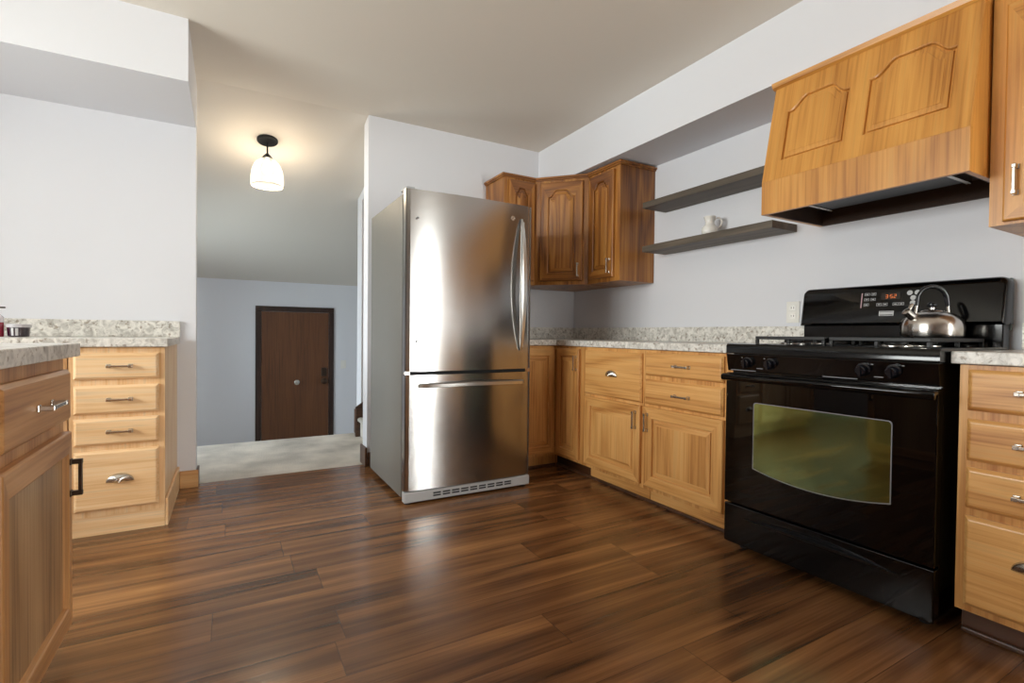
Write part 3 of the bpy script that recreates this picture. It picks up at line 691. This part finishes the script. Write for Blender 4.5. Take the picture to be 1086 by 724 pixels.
# oven door with shaped window
od = MB().box(.002, rw-.002, 0, .044, .218, .802).build('oven_door', BLACKG, rg, bevel=.004)
def winloop(o):
    pts = []; u0, u1, zt, zb, dip = .140+o, .658-o, .680-o, .392+o, .032
    rr = .012
    for a in range(5):
        th_ = PI/2*a/4; pts.append((u1-rr+rr*math.cos(th_), zt-rr+rr*math.sin(th_)))
    for a in range(5):
        th_ = PI/2+PI/2*a/4; pts.append((u0+rr+rr*math.cos(th_), zt-rr+rr*math.sin(th_)))
    for i in range(21):
        t = i/20; pts.append((lerp(u0, u1, t), zb-dip*(1-(2*t-1)**2)))
    return pts
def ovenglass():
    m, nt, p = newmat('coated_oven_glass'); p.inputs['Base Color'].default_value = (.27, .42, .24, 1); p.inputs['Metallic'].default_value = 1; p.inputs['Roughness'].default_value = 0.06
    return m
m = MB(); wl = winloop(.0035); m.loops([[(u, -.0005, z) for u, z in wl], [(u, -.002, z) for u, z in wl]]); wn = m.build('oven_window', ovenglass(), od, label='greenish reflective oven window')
m = MB(); a, b = winloop(0), winloop(.003)
m.loops([[(u, -.0002, z) for u, z in a], [(u, -.003, z) for u, z in a], [(u, -.003, z) for u, z in b], [(u, -.0002, z) for u, z in b]], cap0=False, cap1=False); m.build('window_rim', LINEM, wn)
# handle
m = MB(); hz = .782
m.prism([(-.030, hz-.014), (-.038, hz-.006), (-.039, hz+.008), (-.030, hz+.015), (-.002, hz+.017), (-.002, hz+.004), (-.018, hz-.002), (-.022, hz-.014)], .0, rw, 'x')
m.build('handle', BLACKM, od, bevel=.004, smooth=40)
# storage drawer with arc pull
sd = MB().box(.002, rw-.002, .002, .044, .035, .210).build('storage_drawer', BLACKM, rg, bevel=.004)
m = MB(); L = []
for i in range(31):
    t = i/30; u = lerp(.10, rw-.10, t); k = math.sin(PI*t); z = .165-.0+.0*k
    zz = .158 + .020*k
    L.append([(u, .003, zz-.001-.016*k), (u, -.022*k+.001, zz-.014*k), (u, -.030*k+.001, zz+.0), (u, .003, zz+.001+.002*k)])
m.loops(L); m.build('drawer_pull', plain('satin_black', (20, 21, 24), 0.3), sd, smooth=50)
for u in (.05, rw-.05):
    for y in (.08, .60): MB().lathe([(.016, 0), (.016, .03)], 14, (u, y, 0)).build('foot', DARKGAP, rg)
# burners and grates
for u in (.20, rw-.20):
    for y in (.19, .44):
        b = MB().lathe([(.055, .934), (.055, .937), (.045, .941), (.036, .943)], 28, (u, y, 0)).build('burner', NICKEL, rg, smooth=40)
        MB().lathe([(.038, .943), (.038, .951), (.034, .953)], 28, (u, y, 0)).build('burner_cap', IRON, b, smooth=40)
for g0, g1 in ((.085, rw/2-.008), (rw/2+.008, rw-.055)):
    m = MB(); z0, z1 = .953, .967; y0, y1 = .085, .560; s = .013
    m.box(g0, g1, y0, y0+s, z0, z1); m.box(g0, g1, y1-s, y1, z0, z1); m.box(g0, g0+s, y0+s, y1-s, z0, z1); m.box(g1-s, g1, y0+s, y1-s, z0, z1)
    yc = (y0+y1)/2; m.box(g0+s, g1-s, yc-s/2, yc+s/2, z0, z1)
    uc_ = (g0+g1)/2
    for yy in (.19, .44):
        for k in range(4):
            if k == 0: m.box(g0+s, uc_-.03, yy-s/2, yy+s/2, z0, z1)
            if k == 1: m.box(uc_+.03, g1-s, yy-s/2, yy+s/2, z0, z1)
        m.box(uc_-s/2, uc_+s/2, (y0+s if yy < .3 else yc+s/2), yy-.03, z0, z1); m.box(uc_-s/2, uc_+s/2, yy+.03, (yc-s/2 if yy < .3 else y1-s), z0, z1)
    for uu in (g0, g1-s):
        for yy in (y0, yc-s/2, y1-s): m.box(uu, uu+s, yy, yy+s, .9345, z0)
    m.box(uc_-s/2, uc_+s/2, y0, y0+s, .9345, z0)
    m.build('burner_grate', IRON, rg, bevel=.002)
# backguard
bgm = MB(); bgm.box(.012, rw-.012, .600, .668, .889, 1.025); bgm.build('backguard_base', BLACKM, rg, bevel=.004)
pts = []; R_ = .028; z0b, z1b = 1.022, 1.208
pts = [(.002, z0b), (rw-.002, z0b)]
for a in range(7): th_ = PI/2*a/6; pts.append((rw-.002-R_+R_*math.cos(th_), z1b-R_+R_*math.sin(th_)))
for a in range(7): th_ = PI/2+PI/2*a/6; pts.append((.002+R_+R_*math.cos(th_), z1b-R_+R_*math.sin(th_)))
m = MB(); L = []
for o, y in ((.0, .668), (.0, .590), (.004, .580), (.012, .574)):
    cx = rw/2; cz = (z0b+z1b)/2; su = (rw-2*o)/rw; sz = ((z1b-z0b)-2*o)/(z1b-z0b)
    L.append([(cx+(u-cx)*su, min(.668, y+.17*(cz+(z-cz)*sz-1.02)), cz+(z-cz)*sz) for u, z in pts])
m.loops(L); bgd = m.build('backguard', BLACKM, rg, smooth=35)
MB().box(.01, rw-.01, .6685, .685, 1.0, 1.205).build('backguard_rear_cover', plain('grey_green_metal', (88, 96, 92), 0.5, 0.4), rg)
yf = .5735
def bgbox(y0_, y1_, z0_, z1_, nm, mt, par=bgd, d=.0012): return MB().box(ry1-y1_, ry1-y0_, yf-d, yf, z0_, z1_).build(nm, mt, par)
# pixel-measured layout: panel around y 1.0..1.26
def P2(px, py):
    """point on the backguard face seen at a photo position measured from its upper left corner region"""
    return None
cy = 1.135
bgbox(1.247, 1.251, 1.103, 1.172, 'panel_bar', plain('pink_grey_marking', (196, 160, 164), 0.5))
dsp = bgbox(1.095, 1.170, 1.136, 1.168, 'display', plain('display_smoked', (16, 6, 4), 0.1))
# clock digits, built as seven-segment strokes
SEG = {'3': 'abgcd', '5': 'afgcd', '2': 'abged', '0': 'abcdef', '9': 'abcdfg', '1': 'bc'}
LED = emit('orange_led', (1.0, .22, .03), .6)
def digit(ch, y, z, w_=.008, h_=.015, t=.0018):
    m = MB(); u = ry1-y; yy0, yy1 = yf-.002, yf-.0013
    def hb(zz): m.box(u, u+w_, yy0, yy1, zz-t/2, zz+t/2)
    def vb(uu, za, zb): m.box(uu-t/2, uu+t/2, yy0, yy1, za, zb)
    for s in SEG[ch]:
        if s == 'a': hb(z+h_)
        if s == 'g': hb(z+h_/2)
        if s == 'd': hb(z)
        if s == 'b': vb(u+w_, z+h_/2, z+h_)
        if s == 'c': vb(u+w_, z, z+h_/2)
        if s == 'f': vb(u, z+h_/2, z+h_)
        if s == 'e': vb(u, z, z+h_/2)
    return m.build('clock_digit', LED, dsp)
digit('3', 1.152, 1.144); digit('5', 1.134, 1.144); digit('2', 1.120, 1.144)
m = MB(); u = ry1-1.1385; m.box(u, u+.0018, yf-.002, yf-.0013, 1.148, 1.150); m.box(u, u+.0018, yf-.002, yf-.0013, 1.154, 1.156); m.build('clock_digit', LED, dsp)
def ringbtn(yc_, zc, w_, h_, fill=True):
    m = MB(); u = ry1-yc_; t = .0012
    m.box(u-w_/2, u+w_/2, yf-.001, yf, zc+h_/2-t, zc+h_/2); m.box(u-w_/2, u+w_/2, yf-.001, yf, zc-h_/2, zc-h_/2+t)
    m.box(u-w_/2, u-w_/2+t, yf-.001, yf, zc-h_/2, zc+h_/2); m.box(u+w_/2-t, u+w_/2, yf-.001, yf, zc-h_/2, zc+h_/2)
    if fill: m.box(u-w_*.25, u+w_*.25, yf-.001, yf, zc-h_*.15, zc+h_*.15)
    m.build('button', MARK, bgd)
for zz, k in ((1.165, 2), (1.141, 2), (1.117, 1)):
    for i in range(k): ringbtn(1.228-.026*i, zz, .020, .012)
for yy in (1.176, 1.152, 1.112, 1.090): ringbtn(yy, 1.116, .020, .013)
for yy, zz in ((1.062, 1.163), (1.034, 1.163), (1.048, 1.141), (1.048, 1.119)):
    m = MB(); u = ry1-yy
    m.loops([[(u+q*math.cos(2*PI*k/18), yf-h, zz+q*math.sin(2*PI*k/18)) for k in range(18)] for q, h in ((.0105, 0), (.0105, .001), (.0085, .001), (.0085, .0002), (.004, .0002), (.004, .001))]); m.build('button', MARK, bgd)
bd = bgbox(1.115, 1.172, 1.064, 1.086, 'badge', MARK, d=.002)
m = MB(); u0, u1 = ry1-1.169, ry1-1.118; m.box(u0, u1, yf-.0026, yf-.002, 1.0665, 1.0695); m.box(u0, u1, yf-.0026, yf-.002, 1.0815, 1.0835)
m.build('badge_line', DARKGAP, bd)

for o in [o for c_ in bgd.children for o in (c_, *c_.children)]:      # everything on the backguard leans back with its face
    for v_ in o.data.vertices: v_.co.y += .17*(v_.co.z-1.02); v_.co.x += .018

# ================================================================= kettle
kx, ky, kz = 2.43, .918, .9685
kt = thing('kettle', 'stainless steel whistling kettle with black arched handle on the rear burner grate', 'kettle', (kx, ky, kz), -YAW)
prof = [(.088, 0), (.098, .003), (.101, .012), (.101, .048), (.097, .064), (.087, .080), (.070, .092), (.052, .099), (.036, .103)]
MB().lathe(prof, 48).build('kettle_body', KETTLE, kt, smooth=50)
ld = MB().lathe([(.040, .1025), (.038, .106), (.020, .110), (.006, .112)], 36).build('lid', KETTLE, kt, smooth=50)
MB().lathe([(.009, .1105), (.009, .119), (.007, .121)], 18).build('knob_stem', NICKEL, ld, smooth=40)
MB().lathe([(.008, .1205), (.016, .126), (.017, .132), (.012, .139), (.002, .141)], 24).build('lid_knob', KNOBM, ld, smooth=60)
m = MB(); dv = Vector((-.80, -.1, .6)).normalized(); p0 = Vector((-.072, -.01, .070)); m.tube([p0, p0+dv*.03, p0+dv*.055, p0+dv*.058], [.017, .0155, .0145, .009], 18)
sp = m.build('spout', KETTLE, kt, smooth=50)
m = MB(); q0 = p0+dv*.046; m.tube([q0+Vector((.006, 0, .010)), q0+Vector((.016, 0, .030)), q0+Vector((.019, 0, .034))], [.0065, .0075, .005], 12); m.build('whistle', NICKEL, sp, smooth=50)
pts = []
for i in range(21):
    th_ = PI*i/20; pts.append((.058*math.cos(th_), 0, .150+.052*math.sin(th_)))
pts = [(.062, 0, .125)] + pts + [(-.062, 0, .125)]
MB().tube(pts, .0068, 12, flat=1.25).build('handle', KNOBM, kt, smooth=60)
for s in (-1, 1):
    MB().tube([(s*.066, 0, .094), (s*.064, 0, .110), (s*.062, 0, .128)], [.006, .005, .0058], 10).build('handle_bracket', NICKEL, kt, smooth=50)

# ================================================================= counter bits, lamp
jr = thing('candle_jar', 'dark purple glass jar with pale lid on the far left counter', 'jar', (-.905, 3.35, CT+.0008))
MB().lathe([(.036, 0), (.040, .004), (.043, .046), (.041, .046), (.001, .044)], 32).build('jar_body', plain('purple_glass', (38, 10, 34), 0.08, coat=1), jr, smooth=40)
MB().lathe([(.046, .0463), (.047, .050), (.046, .060), (.043, .062), (.001, .062)], 32).build('lid', plain('pale_lid', (196, 192, 196), 0.3), jr, smooth=40)
m = MB()
for a0, a1 in ((-1.95, -1.75), (-1.6, -1.35)):
    n = 5
    for i in range(n):
        a, b = lerp(a0, a1, i/n), lerp(a0, a1, (i+1)/n); f = lambda r_, t_, z: (r_*math.cos(t_), r_*math.sin(t_), z)
        m.poly([f(.0415, a, .006), f(.0415, b, .006), f(.0438, b, .043), f(.0438, a, .043)])
m.build('label_strip', MARK, jr)
bt = thing('soap_bottle', 'clear pump bottle of red soap at the left edge of the far counter', 'bottle', (-.985, 3.34, CT+.0008))
MB().lathe([(.028, 0), (.030, .004), (.030, .07), (.001, .07)], 24).build('bottle_body', plain('red_soap', (150, 40, 60), 0.1, coat=1), bt, smooth=40)
MB().lathe([(.0295, .0702), (.0295, .095), (.018, .108), (.010, .112), (.001, .112)], 24).build('bottle_shoulder', plain('pale_clear_plastic', (222, 214, 220), 0.1, coat=1), bt, smooth=40)
pm = MB().lathe([(.011, .1122), (.011, .122), (.005, .123), (.005, .138), (.001, .138)], 16).build('pump', BRONZE, bt, smooth=40)
MB().box(-.008, .035, -.006, .006, .1382, .146).build('pump_spout', BRONZE, pm, bevel=.002)

lxx, lyy = .247, 4.20; lz = czl(lyy)
lp = thing('ceiling_lamp', 'black semi-flush ceiling lamp with clear seeded glass bell shade over the landing', 'lamp', (lxx, lyy, lz))
o = MB().lathe([(.072, -.001), (.072, -.012), (.066, -.019), (.02, -.022), (.001, -.022)], 36).build('canopy', IRON, lp, smooth=40, rot=(-math.atan(SL), 0, 0))
MB().tube([(0, 0, -.018), (0, 0, -.108)], .006, 12).build('stem', IRON, lp, smooth=50)
MB().lathe([(.008, -.058), (.014, -.062), (.034, -.084), (.036, -.092), (.001, -.092)], 28).build('socket_cap', IRON, lp, smooth=50, loc=(0, 0, -.045))
pr_ = [(.030, -.093), (.055, -.104), (.084, -.135), (.103, -.180), (.112, -.235), (.112, -.280), (.110, -.300)]
sh = MB(); sh.loops([[(r_*math.cos(2*PI*i/48), r_*math.sin(2*PI*i/48), z) for i in range(48)] for r_, z in pr_], cap0=False, cap1=False)
so = sh.build('glass_shade', SEEDED, lp, smooth=60, loc=(0, 0, -.045))
m = MB(); n = 48; m.tube([(.109*math.cos(2*PI*i/n), .109*math.sin(2*PI*i/n), -.300) for i in range(n+1)], .0035, 8); m.build('shade_rim', plain('glass_rim', (240, 236, 226), 0.1), so, smooth=60)
MB().lathe([(.012, -.093), (.014, -.110), (.030, -.150), (.034, -.175), (.028, -.198), (.010, -.209), (.001, -.210)], 24).build('bulb', emit('bulb_glow', (1.0, .86, .66), 7), lp, smooth=60, loc=(0, 0, -.045))
l = bpy.data.lights.new('lamp_bulb_light', 'POINT'); l.energy = 7; l.color = (1.0, .82, .60); l.shadow_soft_size = .04
lo_ = bpy.data.objects.new('lamp_bulb_light', l); COL.objects.link(lo_); lo_.location = (lxx, lyy, lz-.30)
